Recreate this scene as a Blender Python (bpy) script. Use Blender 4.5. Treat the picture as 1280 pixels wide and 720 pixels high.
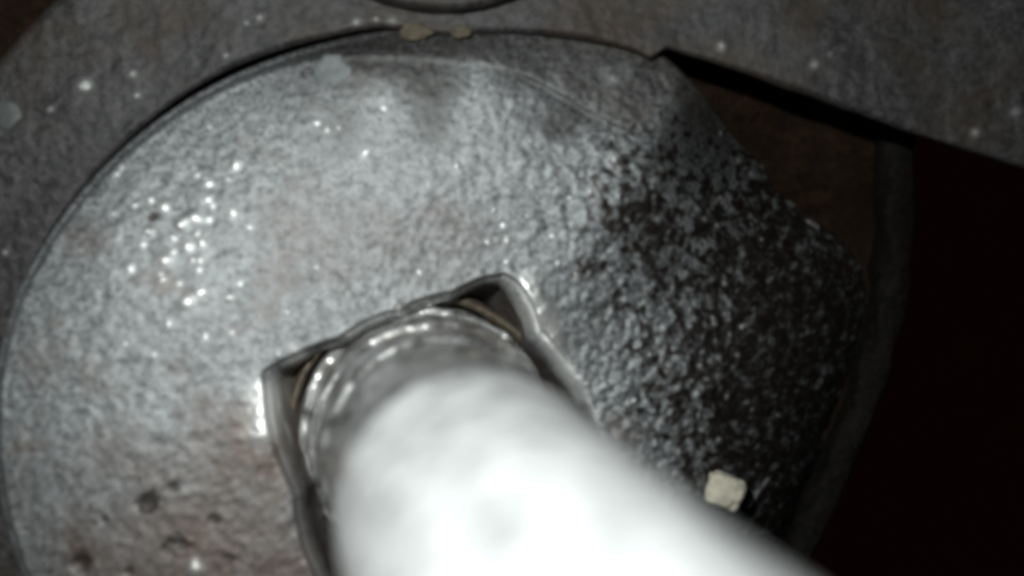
import bpy, bmesh, math, random
import numpy as np
from mathutils import Vector, noise

random.seed(7)
rng = np.random.default_rng(7)
for o in list(bpy.data.objects):
    bpy.data.objects.remove(o, do_unlink=True)
scene = bpy.context.scene
col = scene.collection

# ------------------------------------------------------------------ camera
H = 1.6                                   # lens height above the disc face
CX, CY = 0.64, -0.36                      # point straight below the lens
cd = bpy.data.cameras.new('camera')
cd.sensor_width = 36.0
cd.lens = 45.0
cd.clip_start = 0.01
cd.clip_end = 60.0
cd.dof.use_dof = True
cd.dof.focus_distance = 1.75
cd.dof.aperture_fstop = 0.72
cam = bpy.data.objects.new('camera', cd)
cam.location = (CX, CY, H)
col.objects.link(cam)
scene.camera = cam

# ------------------------------------------------------------------ light
w = bpy.data.worlds.new('World')
scene.world = w
w.use_nodes = True
w.node_tree.nodes['Background'].inputs[0].default_value = (0.9, 0.95, 1.0, 1)
w.node_tree.nodes['Background'].inputs[1].default_value = 0.012

def lamp(name, loc, target, power, size, colour):
    ld = bpy.data.lights.new(name, 'AREA')
    ld.shape = 'DISK'
    ld.size = size
    ld.energy = power
    ld.color = colour
    lo = bpy.data.objects.new(name, ld)
    lo.location = loc
    lo.rotation_euler = (Vector(target) - Vector(loc)).to_track_quat('-Z', 'Y').to_euler()
    col.objects.link(lo)
    return lo
# the phone's flash, a little to the left of its lens
lamp('flash_lamp', (0.36, 0.05, 1.51), (0.36, -0.38, 0.0), 27.0, 0.07, (0.94, 1.0, 0.99))

vs = scene.view_settings
vs.view_transform = 'Standard'
vs.look = 'None'
vs.exposure = 0.0
vs.gamma = 1.0
scene.render.engine = 'CYCLES'
scene.cycles.pixel_filter_type = 'BLACKMAN_HARRIS'
scene.cycles.filter_width = 4.2
scene.cycles.max_bounces = 6

# ------------------------------------------------------------------ helpers
def at(px, py, z=0.0):
    """Point at height z on the line of sight through a spot of the 1280 x 720 photograph."""
    k = (H - z) / H
    return Vector((CX + (px - 640) / 1000.0 * k, CY - (py - 360) / 1000.0 * k, z))

def link(name, me, m, parent=None, smooth=True):
    o = bpy.data.objects.new(name, me)
    col.objects.link(o)
    if m:
        me.materials.append(m)
    if smooth:
        me.polygons.foreach_set('use_smooth', [True] * len(me.polygons))
    if parent:
        o.parent = parent
    return o

def tag(o, label=None, cat=None, group=None, kind=None):
    if label: o['label'] = label
    if cat: o['category'] = cat
    if group: o['group'] = group
    if kind: o['kind'] = kind
    return o

def grid_mesh(name, V, closed_u):
    """V: array (nu, nv, 3) -> quad mesh; u wraps when closed_u."""
    nu, nv = V.shape[:2]
    idx = np.arange(nu * nv).reshape(nu, nv)
    a = idx if closed_u else idx[:-1]
    b = np.roll(idx, -1, axis=0) if closed_u else idx[1:]
    q = np.stack([a[:, :-1], b[:, :-1], b[:, 1:], a[:, 1:]], axis=-1).reshape(-1, 4)
    me = bpy.data.meshes.new(name)
    me.vertices.add(nu * nv)
    me.vertices.foreach_set('co', V.reshape(-1).astype(np.float32))
    me.loops.add(q.size)
    me.loops.foreach_set('vertex_index', q.reshape(-1).astype(np.int32))
    me.polygons.add(len(q))
    me.polygons.foreach_set('loop_start', np.arange(0, q.size, 4, dtype=np.int32))
    me.polygons.foreach_set('loop_total', np.full(len(q), 4, dtype=np.int32))
    me.update(calc_edges=True)
    return me

def sstep(a, b, x):
    t = np.clip((x - a) / (b - a), 0, 1)
    return t * t * (3 - 2 * t)

def fnoise(XY, scale, seed, octaves=1):
    """Perlin noise sampled at every row of XY (n, 2) or (n, 3)."""
    out = np.empty(len(XY))
    nz = noise.noise if octaves == 1 else None
    for i, p in enumerate(XY.tolist()):
        v = Vector((p[0] * scale + seed, p[1] * scale - seed, (p[2] * scale if len(p) > 2 else 0) + seed * 0.37))
        out[i] = noise.noise(v) if octaves == 1 else noise.fractal(v, 1.0, 2.0, octaves)
    return out

# ------------------------------------------------------------------ materials
def new_mat(name):
    m = bpy.data.materials.new(name)
    m.use_nodes = True
    nt = m.node_tree
    b = nt.nodes['Principled BSDF']
    return m, nt, b

def N(nt, t, **kw):
    n = nt.nodes.new(t)
    for k, v in kw.items():
        if k in n.inputs.keys():
            n.inputs[k].default_value = v
        else:
            setattr(n, k, v)
    return n

def noise_node(nt, scale, detail=4, rough=0.55, distortion=0.0):
    tc = nt.nodes.get('TC') or N(nt, 'ShaderNodeTexCoord', name='TC')
    n = N(nt, 'ShaderNodeTexNoise', Scale=scale, Detail=detail, Roughness=rough, Distortion=distortion)
    nt.links.new(tc.outputs['Object'], n.inputs['Vector'])
    return n

def ramp(nt, src, stops):
    r = N(nt, 'ShaderNodeValToRGB')
    e = r.color_ramp.elements
    while len(e) < len(stops):
        e.new(0.5)
    for el, (p, c) in zip(e, stops):
        el.position = p
        el.color = (c, c, c, 1) if isinstance(c, (int, float)) else (*c, 1)
    nt.links.new(src, r.inputs[0])
    return r

def mix(nt, fac, a, b, blend='MIX'):
    n = N(nt, 'ShaderNodeMix', data_type='RGBA', blend_type=blend)
    if isinstance(fac, (int, float)): n.inputs[0].default_value = fac
    else: nt.links.new(fac, n.inputs[0])
    for i, v in ((6, a), (7, b)):
        if isinstance(v, tuple): n.inputs[i].default_value = (*v, 1)
        else: nt.links.new(v, n.inputs[i])
    return n.outputs[2]

def metal(name, low, high, rust, rust_amt, metallic, r0, r1, bump=0.3, fine=170, coarse=7, worn=False):
    m, nt, b = new_mat(name)
    n1 = noise_node(nt, fine, 5, 0.65)
    n2 = noise_node(nt, fine * 0.42, 4, 0.6, 0.4)
    n3 = noise_node(nt, coarse, 5, 0.6, 0.6)
    r1_ = ramp(nt, n2.outputs['Fac'], [(0.34, 0.0), (0.62, 1.0)])
    c = mix(nt, r1_.outputs[0], low, high)
    spk = ramp(nt, n1.outputs['Fac'], [(0.36, 0.35), (0.52, 1.0), (0.68, 1.25)])
    c = mix(nt, 1.0, c, spk.outputs[0], 'MULTIPLY')
    rr = ramp(nt, n3.outputs['Fac'], [(0.62 - rust_amt * 0.3, 0.0), (0.78 - rust_amt * 0.2, 1.0)])
    c = mix(nt, rr.outputs[0], c, rust)
    if worn:
        at_w = N(nt, 'ShaderNodeAttribute', attribute_name='wear_glint')
        at_g = N(nt, 'ShaderNodeAttribute', attribute_name='grime_shade')
        gm = N(nt, 'ShaderNodeMath', operation='MULTIPLY_ADD')
        gm.inputs[1].default_value = 1.6
        gm.inputs[2].default_value = -0.8
        nt.links.new(n2.outputs['Fac'], gm.inputs[0])
        ga = N(nt, 'ShaderNodeMath', operation='ADD', use_clamp=True)
        nt.links.new(gm.outputs[0], ga.inputs[0]); nt.links.new(at_g.outputs['Fac'], ga.inputs[1])
        gk = N(nt, 'ShaderNodeMath', operation='MULTIPLY', use_clamp=True)
        nt.links.new(ga.outputs[0], gk.inputs[0]); nt.links.new(at_g.outputs['Fac'], gk.inputs[1])
        at_r = N(nt, 'ShaderNodeAttribute', attribute_name='rust')
        rk = N(nt, 'ShaderNodeMath', operation='MULTIPLY', use_clamp=True)
        rr2 = ramp(nt, n3.outputs['Fac'], [(0.3, 0.25), (0.6, 1.0)])
        nt.links.new(rr2.outputs[0], rk.inputs[0]); nt.links.new(at_r.outputs['Fac'], rk.inputs[1])
        c = mix(nt, rk.outputs[0], c, mix(nt, n2.outputs['Fac'], (0.054, 0.036, 0.029), (0.15, 0.112, 0.095)))
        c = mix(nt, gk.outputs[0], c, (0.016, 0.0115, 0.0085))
        c = mix(nt, at_w.outputs['Fac'], c, (0.62, 0.61, 0.59))
    nt.links.new(c, b.inputs['Base Color'])
    b.inputs['Metallic'].default_value = metallic
    ro = N(nt, 'ShaderNodeMapRange')
    ro.inputs['To Min'].default_value = r0
    ro.inputs['To Max'].default_value = r1
    ro.inputs['From Min'].default_value = 0.3
    ro.inputs['From Max'].default_value = 0.7
    nt.links.new(n1.outputs['Fac'], ro.inputs['Value'])
    if worn:
        rm = N(nt, 'ShaderNodeMix', data_type='FLOAT')
        nt.links.new(at_w.outputs['Fac'], rm.inputs[0])
        nt.links.new(ro.outputs[0], rm.inputs[2])
        rm.inputs[3].default_value = 0.31
        nt.links.new(rm.outputs[0], b.inputs['Roughness'])
    else:
        nt.links.new(ro.outputs[0], b.inputs['Roughness'])
    bm1 = N(nt, 'ShaderNodeBump', Strength=bump, Distance=0.006)
    nt.links.new(n2.outputs['Fac'], bm1.inputs['Height'])
    bm2 = N(nt, 'ShaderNodeBump', Strength=bump * 0.8, Distance=0.003)
    nt.links.new(n1.outputs['Fac'], bm2.inputs['Height'])
    nt.links.new(bm1.outputs[0], bm2.inputs['Normal'])
    nt.links.new(bm2.outputs[0], b.inputs['Normal'])
    return m

def plain(name, colour, rough=0.7, metallic=0.0, var=0.3, scale=60, bump=0.2):
    m, nt, b = new_mat(name)
    n = noise_node(nt, scale, 5, 0.6)
    lo = tuple(x * (1 - var) for x in colour)
    hi = tuple(min(1, x * (1 + var)) for x in colour)
    r = ramp(nt, n.outputs['Fac'], [(0.3, lo), (0.7, hi)])
    nt.links.new(r.outputs[0], b.inputs['Base Color'])
    b.inputs['Roughness'].default_value = rough
    b.inputs['Metallic'].default_value = metallic
    bm = N(nt, 'ShaderNodeBump', Strength=bump, Distance=0.004)
    nt.links.new(n.outputs['Fac'], bm.inputs['Height'])
    nt.links.new(bm.outputs[0], b.inputs['Normal'])
    return m

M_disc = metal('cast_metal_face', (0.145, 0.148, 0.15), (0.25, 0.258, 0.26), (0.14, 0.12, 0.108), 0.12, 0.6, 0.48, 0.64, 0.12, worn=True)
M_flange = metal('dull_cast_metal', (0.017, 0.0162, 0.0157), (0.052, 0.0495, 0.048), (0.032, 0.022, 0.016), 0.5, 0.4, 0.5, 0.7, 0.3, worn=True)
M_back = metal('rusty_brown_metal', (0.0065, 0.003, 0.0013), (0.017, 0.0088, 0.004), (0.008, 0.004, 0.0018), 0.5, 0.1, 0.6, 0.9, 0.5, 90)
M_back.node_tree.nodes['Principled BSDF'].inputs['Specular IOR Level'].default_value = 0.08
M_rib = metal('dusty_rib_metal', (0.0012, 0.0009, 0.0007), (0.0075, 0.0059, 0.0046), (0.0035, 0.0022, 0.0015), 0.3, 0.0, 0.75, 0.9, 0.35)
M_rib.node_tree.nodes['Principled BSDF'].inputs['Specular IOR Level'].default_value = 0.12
M_shaft = metal('bright_zinc', (0.79, 0.79, 0.78), (0.85, 0.85, 0.84), (0.72, 0.71, 0.69), 0.1, 0.2, 0.3, 0.42, 0.14, 34)
M_collar = metal('worn_bright_metal', (0.36, 0.35, 0.335), (0.66, 0.65, 0.64), (0.3, 0.24, 0.19), 0.15, 0.7, 0.27, 0.44, 0.55, 45)
M_sleeve = metal('brownish_worn_metal', (0.10, 0.078, 0.056), (0.2, 0.165, 0.125), (0.08, 0.058, 0.038), 0.3, 0.6, 0.3, 0.5, 0.2, 50)
M_crumb = plain('cream_chalk', (0.52, 0.48, 0.38), 0.85, 0, 0.25, 55, 0.6)
M_pale = plain('pale_grey', (0.13, 0.142, 0.14), 0.7, 0, 0.4, 75)
M_dim = plain('dim_grey', (0.05, 0.055, 0.054), 0.6, 0, 0.2, 50)
M_white = plain('white_speck', (0.4, 0.4, 0.38), 0.5, 0, 0.2, 50)
M_tan = plain('tan_residue', (0.075, 0.06, 0.038), 0.8, 0, 0.25, 60)
M_void = plain('cavity_red_brown', (0.20, 0.05, 0.016), 0.95, 0, 0.3, 20)  # even red-brown of the cavity floor

# ------------------------------------------------------------------ outlines
def bump_deg(d, c, half, soft):
    d = np.abs((np.asarray(d, float) - c + 180) % 360 - 180)
    return 1 - sstep(half, half + soft, d)
def w_right(d): return bump_deg(d, -22, 44, 34)     # the flank that falls away
def w_top(d): return bump_deg(d, 76, 26, 26)        # where disc and flange run together
def edge_z(d):
    r, t = w_right(d), w_top(d)
    l = 1 - np.clip(r + t, 0, 1)
    return -0.030 * l - 0.25 * r - 0.034 * t
def polar(pts, c, theta, zf=None):
    """Radius of a closed outline (photo pixels, star-shaped about c) at angles theta, smoothly interpolated."""
    P = []
    for p in pts:
        q = at(*p)
        if zf: q = at(p[0], p[1], float(zf(math.degrees(math.atan2(q.y - c[1], q.x - c[0])))))
        P.append((q.x - c[0], q.y - c[1]))
    P = np.array(P)
    a = np.arctan2(P[:, 1], P[:, 0]) % (2 * math.pi)
    r = np.hypot(P[:, 0], P[:, 1])
    o = np.argsort(a)
    a, r = a[o], r[o]
    a3 = np.concatenate([a - 2 * math.pi, a, a + 2 * math.pi])
    r3 = np.tile(r, 3)
    return np.interp(theta % (2 * math.pi), a3, r3)

def blur_ring(v, n):
    k = np.hanning(2 * n + 3)[1:-1]; k /= k.sum()
    p = np.concatenate([v[-n:], v, v[:n]])
    return np.convolve(p, k, 'valid')

def blur_open(v, n):
    k = np.hanning(2 * n + 3)[1:-1]; k /= k.sum()
    p = np.concatenate([np.full(n, v[0]), v, np.full(n, v[-1])])
    return np.convolve(p, k, 'valid')

C = np.array([at(545, 540).x, at(545, 540).y])
NU = 1300
theta = np.linspace(0, 2 * math.pi, NU, endpoint=False)
OUT = [(3, 500), (6, 450), (24, 370), (64, 290), (118, 215), (182, 152), (250, 104), (330, 70), (400, 52), (470, 40),
       (560, 33), (660, 32), (740, 42), (812, 58), (866, 110), (928, 178), (1005, 242), (1078, 300), (1098, 350), (1090, 430),
       (1052, 530), (1005, 640), (950, 760), (880, 880), (760, 980), (560, 1020), (350, 980), (180, 880), (70, 760), (16, 620)]
CREASE = [(30, 500), (50, 390), (105, 270), (180, 178), (270, 118), (370, 84), (470, 72), (570, 72), (645, 90), (735, 142), (820, 190), (895, 258),
          (935, 340), (948, 450), (936, 560), (905, 660), (850, 780), (700, 920), (545, 960), (350, 930), (170, 820), (60, 650)]
HOLE = [(350, 468), (432, 432), (500, 400), (560, 378), (606, 356), (622, 356), (634, 372), (658, 432), (690, 470), (722, 512), (760, 590), (770, 680), (600, 760),
        (440, 760), (408, 700), (386, 610), (366, 555), (354, 510)]
R_out = blur_ring(polar(OUT, C, theta, lambda d: edge_z(d) + 0.04 * bump_deg(d, 180, 60, 40)), 22)
R_cre = blur_ring(polar(CREASE, C, theta), 10)
R_cre = R_cre + (R_out - 0.014 - R_cre) * bump_deg(np.degrees(theta), 178, 60, 30)
R_hol = blur_ring(polar(HOLE, C, theta), 3)
R_hol = R_hol + 0.0008 * np.sin(theta * 23) * np.sin(theta * 7 + 1)

deg = np.degrees(theta)
right, topr = w_right(deg), w_top(deg)
left = 1 - np.clip(right + topr, 0, 1)

# ------------------------------------------------------------------ the disc
def build_disc():
    wall = [(-0.34, 0.075), (-0.26, 0.070), (-0.20, 0.062), (-0.15, 0.050), (-0.12, 0.038), (-0.095, 0.026), (-0.07, 0.013), (-0.05, 0.004), (-0.035, 0.0)]
    rows = []
    for z, inset in wall:
        r = R_hol - inset
        rows.append((r, np.full(NU, z), np.full(NU, 0.5)))
    # worn, rounded lip of the hole
    lipw = 0.012 + 0.004 * bump_deg(deg, 172, 12, 14) + 0.016 * bump_deg(deg, 36, 22, 14)
    lipk = 0.28 + 0.35 * bump_deg(deg, 34, 16, 14) + 0.6 * bump_deg(deg, 108, 8, 10)
    for k in range(1, 9):
        a = k / 8 * math.pi / 2
        rows.append((R_hol + lipw * (1 - math.cos(a)), np.full(NU, -0.03 + 0.030 * math.sin(a)), np.full(NU, 0.35 * k / 8)))
    r0 = R_hol + lipw
    NF = 150
    R = R_cre - 0.004
    for k in range(1, NF + 1):
        t = k / NF
        r = r0 + (R - r0) * t
        q = r / R_cre
        zl = 0.015 * (1 - t ** 2) - 0.012 * t ** 4                     # gently domed face
        u = np.clip((r - r0) / (R_out - r0), 0, 1)
        z = zl * (1 - right) - right * 0.25 * np.clip((u - 0.05) / 0.95, 0, 1) ** 2.2
        rows.append((r, z, np.full(NU, 1.0)))
    z_end = rows[-1][1]
    # skirt between the crease and the outer edge
    z_out = edge_z(deg)
    NS = 44
    for k in range(1, NS + 1):
        t = k / NS
        r = R_cre + (R_out - R_cre) * t
        dip = -0.004 * math.exp(-((t - 0.03) / 0.05) ** 2) * bump_deg(deg, 58, 14, 14)
        u = np.clip((r - r0) / (R_out - r0), 0, 1)
        zr = -0.25 * np.clip((u - 0.05) / 0.95, 0, 1) ** 2.2
        z = (z_end + (z_out - z_end) * t ** 1.25) * (1 - right) + zr * right + dip - left * 0.010 * sstep(0.5, 1.0, np.full(NU, t))
        rows.append((r, z, np.full(NU, 1.0)))
    z_end = rows[-1][1]
    for k in range(1, 6):
        a = k / 5 * math.pi / 2
        rows.append((R_out + 0.010 * math.sin(a), z_end - 0.012 * (1 - math.cos(a)), np.full(NU, 0.4)))
    for dz in (0.03, 0.07, 0.14, 0.24):
        rows.append((R_out + 0.010, z_end - 0.012 - dz, np.full(NU, 0.2)))
    Rr = np.stack([x[0] for x in rows], 1); Z = np.stack([x[1] for x in rows], 1); A = np.stack([x[2] for x in rows], 1)
    X = C[0] + Rr * np.cos(theta)[:, None]; Y = C[1] + Rr * np.sin(theta)[:, None]
    # the disc sits a little crooked: its right and upper sides lie lower
    frac = np.clip((Rr - R_hol[:, None]) / (R_out - R_hol)[:, None], 0, 1)
    T = -0.135 * (X - 0.45) - 0.11 * (Y + 0.5)
    T = np.where(T < 0, 0.05 * np.tanh(T / 0.05), T)
    Z = Z + T * (1 - blur_ring(np.clip(0.6 * topr + 0.4 * right, 0, 1), 50)[:, None] * sstep(0.05, 1.0, frac))
    XY = np.stack([X, Y], -1).reshape(-1, 2)
    x, y = XY[:, 0], XY[:, 1]
    rough = 0.55 + 1.5 * sstep(0.55, 0.95, x) * sstep(0.02, -0.25, y)   # coarser casting skin on the right
    def turned(a): return XY @ np.array([[math.cos(a), -math.sin(a)], [math.sin(a), math.cos(a)]])
    d = 0.0010 * fnoise(turned(0.7), 105, 3.1) * rough + 0.0006 * fnoise(turned(1.9), 120, 7.1) * rough + 0.0015 * fnoise(turned(2.6), 55, 9.7) * rough + 0.0022 * fnoise(XY, 9, 5.3)
    # small smooth bumps, colour lightened to paint glints, thickest on the left
    nl = len(wall)
    wear_glint = np.zeros((NU, len(rows)))
    wear_glint[:, nl:nl + 8] = np.array([0.4, 0.7, 0.9, 1.0, 1.0, 1.0, 0.9, 0.7])[None, :]
    wear_glint[:, nl + 8:nl + 12] = np.array([0.5, 0.3, 0.15, 0.05])[None, :]
    wear_glint *= lipk[:, None]
    wear_glint = wear_glint.reshape(-1) * np.clip(0.6 + 1.3 * fnoise(XY, 16, 21.3), 0, 1)
    grime_shade = np.zeros((NU, len(rows)))
    grime_shade[:, :nl] = 0.25
    grime_shade[:, -5:] = 1.0
    grime_shade = grime_shade.reshape(-1)
    # oily black mottle with pale specks, thickened rightward to paint the flank's shade
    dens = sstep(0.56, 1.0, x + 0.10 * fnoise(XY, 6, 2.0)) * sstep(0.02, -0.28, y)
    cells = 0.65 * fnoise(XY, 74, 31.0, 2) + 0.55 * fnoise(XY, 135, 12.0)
    grime_shade = np.maximum(grime_shade, np.clip(sstep(-0.48, 0.46, cells + 1.3 * (dens - 0.56)) * np.minimum(1, dens * 2.6), 0, 1))
    fr = frac.reshape(-1)
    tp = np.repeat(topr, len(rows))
    grime_shade = np.maximum(grime_shade, 0.85 * tp * sstep(0.35, 0.9, fr + 0.30 * fnoise(XY, 13, 17.0, 2)))  # top rim band coloured darker towards its edge
    q = at(775, 92)
    grime_shade = np.maximum(grime_shade, 0.72 * sstep(0.16, 0.03, np.hypot(x - q.x, (y - q.y) * 1.5) + 0.05 * fnoise(XY, 18, 3.3)))  # shoulder darkened in colour to cancel the light its slope catches
    q = at(270, 670)
    blot = fnoise(XY, 11, 44.0, 3)
    rust = sstep(0.26, 0.06, np.hypot((x - q.x) * 0.9, y - q.y) + 0.10 * blot)
    q = at(480, 285)
    rust = np.maximum(rust, 0.35 * sstep(0.12, 0.03, np.hypot((x - q.x) * 0.55, (y - q.y) * 1.3) + 0.06 * blot))
    q = at(105, 300)
    rust = np.maximum(rust, 0.8 * sstep(0.045, 0.01, np.hypot(x - q.x, y - q.y) + 0.02 * blot))
    wl = np.zeros((NU, len(rows))); wl[:, :nl] = 1.0; wl[:, nl:nl + 3] = 0.5
    wl[:, nl + 3:nl + 8] = (0.7 * bump_deg(deg, 192, 16, 14))[:, None]
    rust = np.maximum(rust, wl.reshape(-1))
    def ridge(x0, y0, x1, y1, wd, amp, wr):  # raised strips of worn lip and edge, lightened to paint highlights
        a, b = at(x0, y0), at(x1, y1)
        ux, uy = b.x - a.x, b.y - a.y
        L2 = ux * ux + uy * uy
        tt = np.clip(((x - a.x) * ux + (y - a.y) * uy) / L2, 0, 1)
        dd = np.hypot(x - a.x - tt * ux, y - a.y - tt * uy) / (wd / 1000)
        g = np.exp(-dd ** 2)
        return amp * g, wr * g
    for args in ((337, 490, 336, 536, 17, 0.0045, 0.95), (656, 352, 676, 392, 10, 0.002, 0.85), (676, 390, 692, 428, 14, 0.0022, 1.0), (692, 428, 722, 500, 11, 0.002, 1.0),
                 (440, 425, 490, 402, 7, 0.003, 0.6), (500, 390, 504, 396, 7, 0.004, 1), (518, 397, 532, 396, 6, 0.004, 1), (366, 452, 378, 446, 7, 0.003, 0.8),
                 (957, 652, 972, 632, 2.5, 0.003, 1.0), (978, 627, 986, 619, 2.5, 0.003, 1.0), (1066, 264, 1080, 272, 2.5, 0.003, 0.9)):
        g, wv = ridge(*args)
        d += g
        wear_glint = np.maximum(wear_glint, wv)
        grime_shade = np.where(wv > 0.05, grime_shade * (1 - wv), grime_shade)
    spots = [(rng.normal(255, 55), rng.normal(285, 60), 3 + 7 * rng.random() ** 2) for _ in range(42)]
    spots += [(rng.uniform(40, 640), rng.uniform(90, 460), rng.uniform(1.5, 3.5)) for _ in range(26)]
    spots += [(rng.uniform(620, 1000), rng.uniform(90, 560), rng.uniform(1.5, 3.5)) for _ in range(70)]
    spots += [(258, 696, 8), (500, 383, 8), (517, 385, 7), (533, 380, 7), (551, 386, 7), (436, 419, 6), (374, 441, 7), (570, 205, 5), (455, 190, 5), (635, 300, 5)]
    for px, py, rr in spots:  # each glint is a small bump with lightened colour
        if 660 < px < 900 and py < 170: continue
        p = at(px, py); rr /= 1000
        near = np.nonzero((np.abs(x - p.x) < 3 * rr) & (np.abs(y - p.y) < 3 * rr))[0]
        ca, sa, el = math.cos(px * 7.3), math.sin(px * 7.3), 0.55 + 0.45 * ((px * 13.7) % 1)
        qx, qy = x[near] - p.x, y[near] - p.y
        g = np.exp(-(((qx * ca + qy * sa) / rr) ** 2 + ((qy * ca - qx * sa) / (rr * el)) ** 2))
        d[near] += 0.30 * rr * g
        wear_glint[near] = np.maximum(wear_glint[near], 0.7 * g)
    # pits
    for px, py, rr, dp in ((203, 622, 11, 0.014), (236, 668, 12, 0.014), (125, 690, 11, 0.012), (232, 600, 7, 0.006), (195, 270, 7, 0.006), (300, 690, 7, 0.006), (150, 640, 5, 0.005), (282, 640, 6, 0.005), (180, 700, 6, 0.006)):
        p = at(px, py)
        near = np.nonzero((np.abs(x - p.x) < 0.05) & (np.abs(y - p.y) < 0.05))[0]
        q2 = XY[near]
        dist = np.hypot(x[near] - p.x, (y[near] - p.y) * 1.15) * 1000 / rr + 0.9 * fnoise(q2, 70, px * 0.1) + 0.5 * fnoise(q2, 160, py * 0.1)
        g = sstep(1.5, 0.2, dist)
        d[near] -= 0.45 * dp * g
        grime_shade[near] = np.maximum(grime_shade[near], 0.85 * g); rust[near] = np.maximum(rust[near], g)
    Zf = Z.reshape(-1) + d * A.reshape(-1)
    V = np.stack([x, y, Zf], -1).reshape(NU, len(rows), 3)
    me = grid_mesh('cast_disc', V, True)
    for nm, arr in (('wear_glint', wear_glint), ('grime_shade', grime_shade), ('rust', rust)):
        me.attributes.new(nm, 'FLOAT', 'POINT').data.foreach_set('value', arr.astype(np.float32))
    return me
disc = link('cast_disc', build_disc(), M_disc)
tag(disc, 'large round grey cast metal disc with a worn square hole around the rod', 'metal disc')

# ------------------------------------------------------------------ the flange round it
def build_flange():
    a0, a1 = 8.0, 262.0
    n = 1000
    th = np.radians(np.linspace(a0, a1, n))
    c = C
    # straight-ish lower edge on the right, then the disc's rim
    zt = -0.034
    EDGE = [(1750, 360), (1500, 284), (1280, 210), (1205, 186), (1130, 163), (1050, 134), (975, 108), (905, 82), (860, 68), (829, 58)]
    E = np.array([at(x, y, zt)[:2] for x, y in EDGE]) - c
    ea = np.arctan2(E[:, 1], E[:, 0]); er = np.hypot(E[:, 0], E[:, 1])
    gap = 0.002 * sstep(96, 122, np.degrees(th)) - 0.02 * (1 - sstep(88, 100, np.degrees(th)))
    ri_disc = np.interp(th, theta, R_out + 0.010) + gap
    ri = np.where(th < ea[-1], np.interp(th, ea, er), ri_disc)
    ri = blur_open(ri, 3)
    d = np.degrees(th)
    ro = 0.722 + 1.1 * (1 - sstep(88, 121, d)) + 0.02 * sstep(150, 200, d)
    ro = np.maximum(ro, ri + 0.06)
    rows = []
    for dz in (0.12, 0.08, 0.05, 0.025, 0.012):
        rows.append((ri + 0.55 * dz, np.full(n, zt - dz), np.zeros(n)))
    for k in range(0, 6):
        a = k / 5 * math.pi / 2
        rows.append((ri + 0.010 * (1 - math.cos(a)), np.full(n, zt - 0.010 + 0.010 * math.sin(a)), np.full(n, k / 5)))
    NF = 150
    rin = ri + 0.010
    for k in range(1, NF + 1):
        t = (k / NF) ** 1.25
        rows.append((rin + (ro - rin) * t, np.full(n, zt), np.ones(n)))
    for k in range(1, 6):
        a = k / 5 * math.pi / 2
        rows.append((ro + 0.016 * math.sin(a), np.full(n, zt - 0.016 * (1 - math.cos(a))), np.full(n, 1 - k / 5)))
    for dz in (0.05, 0.12, 0.2):
        rows.append((ro + 0.016, np.full(n, zt - 0.016 - dz), np.zeros(n)))
    Rr = np.stack([x[0] for x in rows], 1); Z = np.stack([x[1] for x in rows], 1); A = np.stack([x[2] for x in rows], 1)
    X = c[0] + Rr * np.cos(th)[:, None]; Y = c[1] + Rr * np.sin(th)[:, None]
    XY = np.stack([X, Y], -1).reshape(-1, 2)
    dd = 0.0010 * fnoise(XY, 80, 13.1) + 0.0016 * fnoise(XY, 26, 1.7) + 0.006 * fnoise(XY, 6, 2.3)
    wear_glint = np.zeros(len(XY))
    sp = [(107, 108, 7), (165, 92, 5), (170, 119, 5), (62, 137, 4), (445, 28, 6), (491, 27, 6), (470, 24, 4), (903, 58, 5), (1018, 81, 5), (1220, 165, 5), (1270, 140, 5)]
    sp += [(rng.uniform(0, 420), rng.uniform(0, 330), rng.uniform(2, 4.5)) for _ in range(8)] + [(rng.uniform(600, 1280), rng.uniform(0, 170), rng.uniform(1.5, 3)) for _ in range(6)]
    for px, py, rr in sp:  # pale specks and painted glints, as lightened bumps
        p = at(px, py, zt); rr /= 1000
        near = np.nonzero((np.abs(XY[:, 0] - p.x) < 3 * rr) & (np.abs(XY[:, 1] - p.y) < 3 * rr))[0]
        g = np.exp(-(((XY[near, 0] - p.x) ** 2 + (XY[near, 1] - p.y) ** 2) / rr ** 2))
        dd[near] += 0.45 * rr * g
        wear_glint[near] = np.maximum(wear_glint[near], (0.5 if (px, py) == (107, 108) else 0.28) * g)
    V = np.stack([XY[:, 0], XY[:, 1], Z.reshape(-1) + dd * A.reshape(-1)], -1).reshape(n, len(rows), 3)
    me = grid_mesh('cast_flange', V, False)
    me.attributes.new('wear_glint', 'FLOAT', 'POINT').data.foreach_set('value', (wear_glint * A.reshape(-1)).astype(np.float32))
    return me
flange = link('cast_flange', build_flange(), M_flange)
tag(flange, 'dull dark grey cast flange curving round the disc, spreading to the upper right', 'flange')

# ------------------------------------------------------------------ lathe for round things
def lathe(name, prof, origin, axis, m, parent=None, seg=96, wob=0.0, wscale=10, seed=0.0, hmask=None):
    """prof: list of (distance along axis, radius)."""
    q = Vector(axis).normalized().to_track_quat('Z', 'Y')
    ph = np.linspace(0, 2 * math.pi, seg, endpoint=False)
    V = np.zeros((seg, len(prof), 3))
    for j, (s, r) in enumerate(prof):
        V[:, j, 0] = r * np.cos(ph); V[:, j, 1] = r * np.sin(ph); V[:, j, 2] = s
    if wob:
        P = V.reshape(-1, 3)
        nz = fnoise(P, wscale, seed) + 0.5 * fnoise(P, wscale * 2.3, seed + 5)
        f = nz * wob
        if hmask: f = f * np.array([hmask(s) for s in P[:, 2]])
        rr = np.hypot(P[:, 0], P[:, 1]); ok = rr > 1e-6
        P[ok, 0] *= 1 + f[ok] / rr[ok]; P[ok, 1] *= 1 + f[ok] / rr[ok]
        V = P.reshape(V.shape)
    R = np.array(q.to_matrix())
    V = V @ R.T + np.array(origin)
    if parent is not None:
        V = V - np.array(parent.location)
    return link(name, grid_mesh(name, V, True), m, parent)

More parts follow.
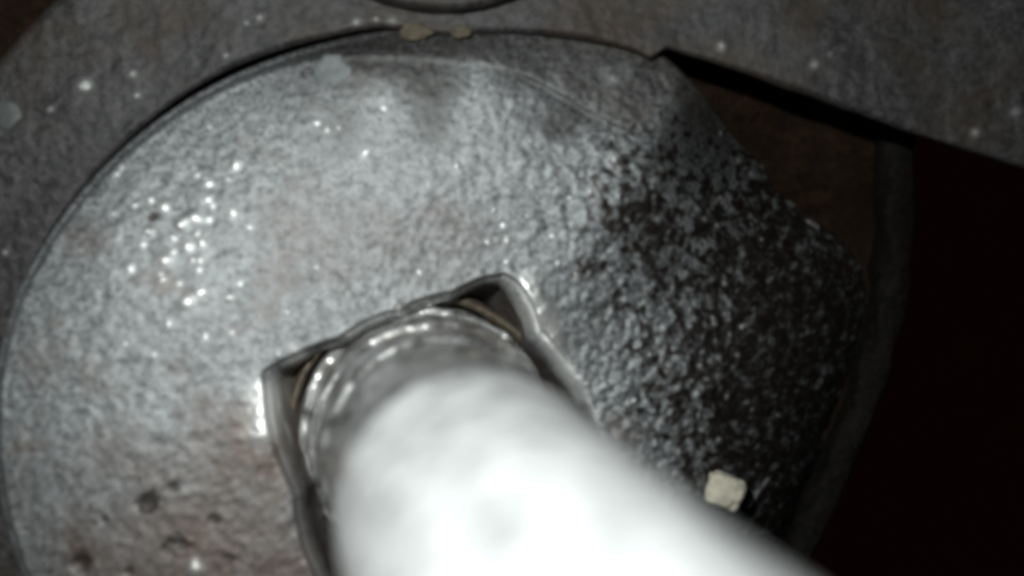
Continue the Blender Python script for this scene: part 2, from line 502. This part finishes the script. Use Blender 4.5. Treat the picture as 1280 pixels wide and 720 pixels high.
# ------------------------------------------------------------------ the rod standing in the hole
D = Vector((0.180, -0.074, 0.978)).normalized()
base = at(537, 545, -0.05)
rod = bpy.data.objects.new('metal_rod', None)
rod.location = base
col.objects.link(rod)
tag(rod, 'thick bright white metal rod standing out of the square hole towards the lens', 'rod')
r_s = 0.140
prof = [(0.37, r_s * 0.95)] + [(0.40 + 0.81 * k / 80, r_s - 0.014 * k / 80) for k in range(81)]
prof += [(1.22, r_s - 0.018), (1.226, r_s - 0.03), (1.228, 0.0)]
lathe('shaft', prof, base, D, M_shaft, rod, 128, 0.002, 9, 3)
# lumpy forged shoulder where it enters the hole
def collar_mesh():
    ns, seg = 430, 320
    ph = np.linspace(0, 2 * math.pi, seg, endpoint=False)
    ss = np.linspace(-0.24, 0.41, ns)
    S, F = np.meshgrid(ss, ph)
    P = np.stack([np.cos(F) * 0.15, np.sin(F) * 0.15, S], -1).reshape(-1, 3)
    r = 0.1660 + (0.0035 * fnoise(P, 20, 8.0) + 0.0022 * fnoise(P, 50, 3.0)).reshape(S.shape)
    # worn steps, each with a ragged shelf facing up along the rod
    for k, (sk, wk, ak) in enumerate(((-0.005, 0.0026, 0.0110), (0.065, 0.0026, 0.0095), (0.135, 0.003, 0.0080), (0.21, 0.004, 0.0040), (0.30, 0.03, 0.001))):
        ring = P.copy(); ring[:, 2] = k * 0.5
        wob = fnoise(ring, 13, 40 + k).reshape(S.shape) + 0.5 * fnoise(ring, 34, 70 + k).reshape(S.shape)
        r = r - ak * sstep(-wk, wk, S - sk - 0.022 * wob)
    V = np.stack([r * np.cos(F), r * np.sin(F), S], -1) @ np.array(D.to_track_quat('Z', 'Y').to_matrix()).T
    return grid_mesh('collar', V, True)
link('collar', collar_mesh(), M_collar, rod)
# thin sleeve round the shoulder
pr = [(-0.26, 0.184), (-0.09, 0.184), (-0.04, 0.184), (-0.028, 0.182), (-0.022, 0.178), (-0.022, 0.174), (-0.028, 0.170), (-0.05, 0.168), (-0.26, 0.168)]
lathe('sleeve', pr, base + D * 0.0, D, M_sleeve, rod, 240, 0.004, 14, 4)

# ------------------------------------------------------------------ round boss at the top edge
bo = at(553, -242, 0.0); bo.z = -0.04
pr = [(-0.06, 0.252), (0.0, 0.252), (0.022, 0.252), (0.030, 0.249), (0.034, 0.243), (0.033, 0.236), (0.024, 0.228), (0.02, 0.21), (0.02, 0.12), (0.02, 0.0)]
boss = lathe('round_boss', pr, bo, (0, 0, 1), M_flange, None, 200, 0.0015, 30, 6)
tag(boss, 'round cast boss with a pale rim at the top edge above the disc', 'boss')

# ------------------------------------------------------------------ rusty metal behind, with its rib, and the dark cavity
def sheet(name, x0, x1, y0, y1, z, m, nx, ny, amp, sc, seed, parent=None, slope=None, xmax=None):
    X, Y = np.meshgrid(np.linspace(x0, x1, nx), np.linspace(y0, y1, ny), indexing='ij')
    if xmax: X = x0 + (X - x0) / (x1 - x0) * (xmax(Y) - x0)
    P = np.stack([X.ravel(), Y.ravel()], -1)
    Zz = z + amp * fnoise(P, sc, seed)
    if slope: Zz = Zz + slope(P[:, 1])
    V = np.stack([P[:, 0], P[:, 1], Zz], -1).reshape(nx, ny, 3)
    if parent is not None: V = V - np.array(parent.location)
    return grid_mesh(name, V, False)

zb = -0.20
def back_z(y): return zb - 0.06 * float(sstep(-0.04, -0.34, y))
back = bpy.data.objects.new('backing_plate', None)
back.location = (0.4, -0.3, zb)
col.objects.link(back)
tag(back, 'rusty brown metal plate showing in the dark wedge between disc and flange', 'metal plate')
RIB = [(1113, 20), (1113, 160), (1112, 300), (1104, 385), (1080, 475), (1048, 555), (1006, 650), (950, 760)]
_rp = np.array([at(px, py, zb - 0.05) for px, py in RIB])[::-1]
def rib_x(Y): return np.interp(Y, _rp[:, 1], _rp[:, 0])
xr = at(1113, 200, zb).x
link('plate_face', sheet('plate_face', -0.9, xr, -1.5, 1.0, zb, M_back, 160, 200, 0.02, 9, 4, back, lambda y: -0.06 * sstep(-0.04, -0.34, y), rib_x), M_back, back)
def rounded_bar(name, path, wx, hz, m, parent, seed):
    n = 90
    prof = []
    for k in range(13):
        a = math.pi * k / 12
        prof.append((-wx / 2 * math.copysign(abs(math.cos(a)) ** 0.5, math.cos(a)), hz * abs(math.sin(a)) ** 0.5))
    prof = [(-wx / 2, -1.0)] + prof + [(wx / 2, -1.0)]
    V = np.zeros((n, len(prof), 3))
    pp = []
    for x, y in path:
        z = zb
        for _ in range(6): z = back_z(at(x, y, z).y)
        pp.append(at(x, y, z))
    pp = np.array(pp)
    tt = np.linspace(0, len(path) - 1, n)
    pp = np.stack([blur_open(np.interp(tt, range(len(path)), pp[:, k]), 7) for k in range(3)], 1)
    tg = np.gradient(pp, axis=0)
    for i in range(n):
        p = Vector(pp[i]); d = Vector(tg[i])
        side = Vector((d.y, -d.x, 0)).normalized()
        for j, (u, h) in enumerate(prof):
            k = 0.008 * noise.noise(Vector((i * 0.15, j * 0.3, seed))) + 0.004 * noise.noise(Vector((i * 0.6, j * 0.7, seed)))
            V[i, j] = (p.x + side.x * (u + k), p.y + side.y * (u + k), p.z + h + k)
    V = V - np.array(parent.location)
    return link(name, grid_mesh(name, V, False), m, parent)
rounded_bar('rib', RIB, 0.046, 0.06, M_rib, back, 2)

cav = link('cavity_floor', sheet('cavity_floor', -7, 9, -8, 7, -4.0, M_void, 60, 60, 0.1, 2, 8), M_void)
tag(cav, None, None, None, 'structure')

# ------------------------------------------------------------------ crumbs and spots
def blob(name, p, rx, ry, rz, m, seed, lump=0.25, seg=32, rings=16, boxy=1.0, rot=0.0):
    bm = bmesh.new()
    bmesh.ops.create_uvsphere(bm, u_segments=seg, v_segments=rings, radius=1)
    for v in bm.verts:
        c = v.co.copy()
        s = Vector([math.copysign(abs(t) ** boxy, t) for t in c])
        n = 1 + lump * noise.noise(c * 1.6 + Vector((seed, 0, seed))) + lump * 0.5 * noise.noise(c * 2.5 + Vector((0, seed, 1)))
        v.co = Vector((s.x * rx * n, s.y * ry * n, s.z * rz * n))
    me = bpy.data.meshes.new(name)
    bm.to_mesh(me); bm.free()
    o = link(name, me, m)
    o.location = p
    o.rotation_euler.z = rot
    return o

from mathutils.bvhtree import BVHTree
_trees = [BVHTree.FromPolygons([v.co[:] for v in o.data.vertices], [p_.vertices[:] for p_ in o.data.polygons]) for o in (disc, flange)]
def resting(px, py, lift):
    """Where the surface of the disc or flange lies at that place of the photograph, raised by lift."""
    eye = Vector((CX, CY, H)); d = (at(px, py) - eye).normalized()
    hits = [t.ray_cast(eye, d) for t in _trees]
    hit = min((h for h in hits if h[0] is not None), key=lambda h: h[3])
    return hit[0] + Vector((0, 0, lift))
p = resting(903, 611, 0.012)
tag(blob('cream_crumb', p, 0.025, 0.022, 0.022, M_crumb, 3, 0.2, 32, 18, 0.6, -0.3), 'small cream coloured chunk lodged on the dark disc beside the rod', 'crumb')
tag(blob('pale_spot', resting(415, 92, 0.0), 0.024, 0.023, 0.0035, M_pale, 5, 0.22), 'pale grey round spot near the top rim of the disc', 'spot')  # thin pale grey blob on the disc face
tag(blob('pale_spot', resting(10, 143, 0.0), 0.018, 0.019, 0.0035, M_dim, 9, 0.22), 'pale round spot on the flange at the left edge of the photo', 'spot')  # thin dim grey blob on the flange
tag(blob('white_speck', resting(107, 108, 0.001), 0.0075, 0.006, 0.005, M_white, 2, 0.3), 'tiny white speck on the upper left of the flange', 'speck')
tag(blob('tan_spot', resting(520, 42, 0.011), 0.020, 0.011, 0.007, M_tan, 12, 0.4), 'tan brown smear below the round boss, the left of the two', 'smear')
tag(blob('tan_spot', resting(576, 40, 0.004), 0.014, 0.009, 0.006, M_tan, 14, 0.4), 'tan brown smear below the round boss, the right and smaller of the two', 'smear')
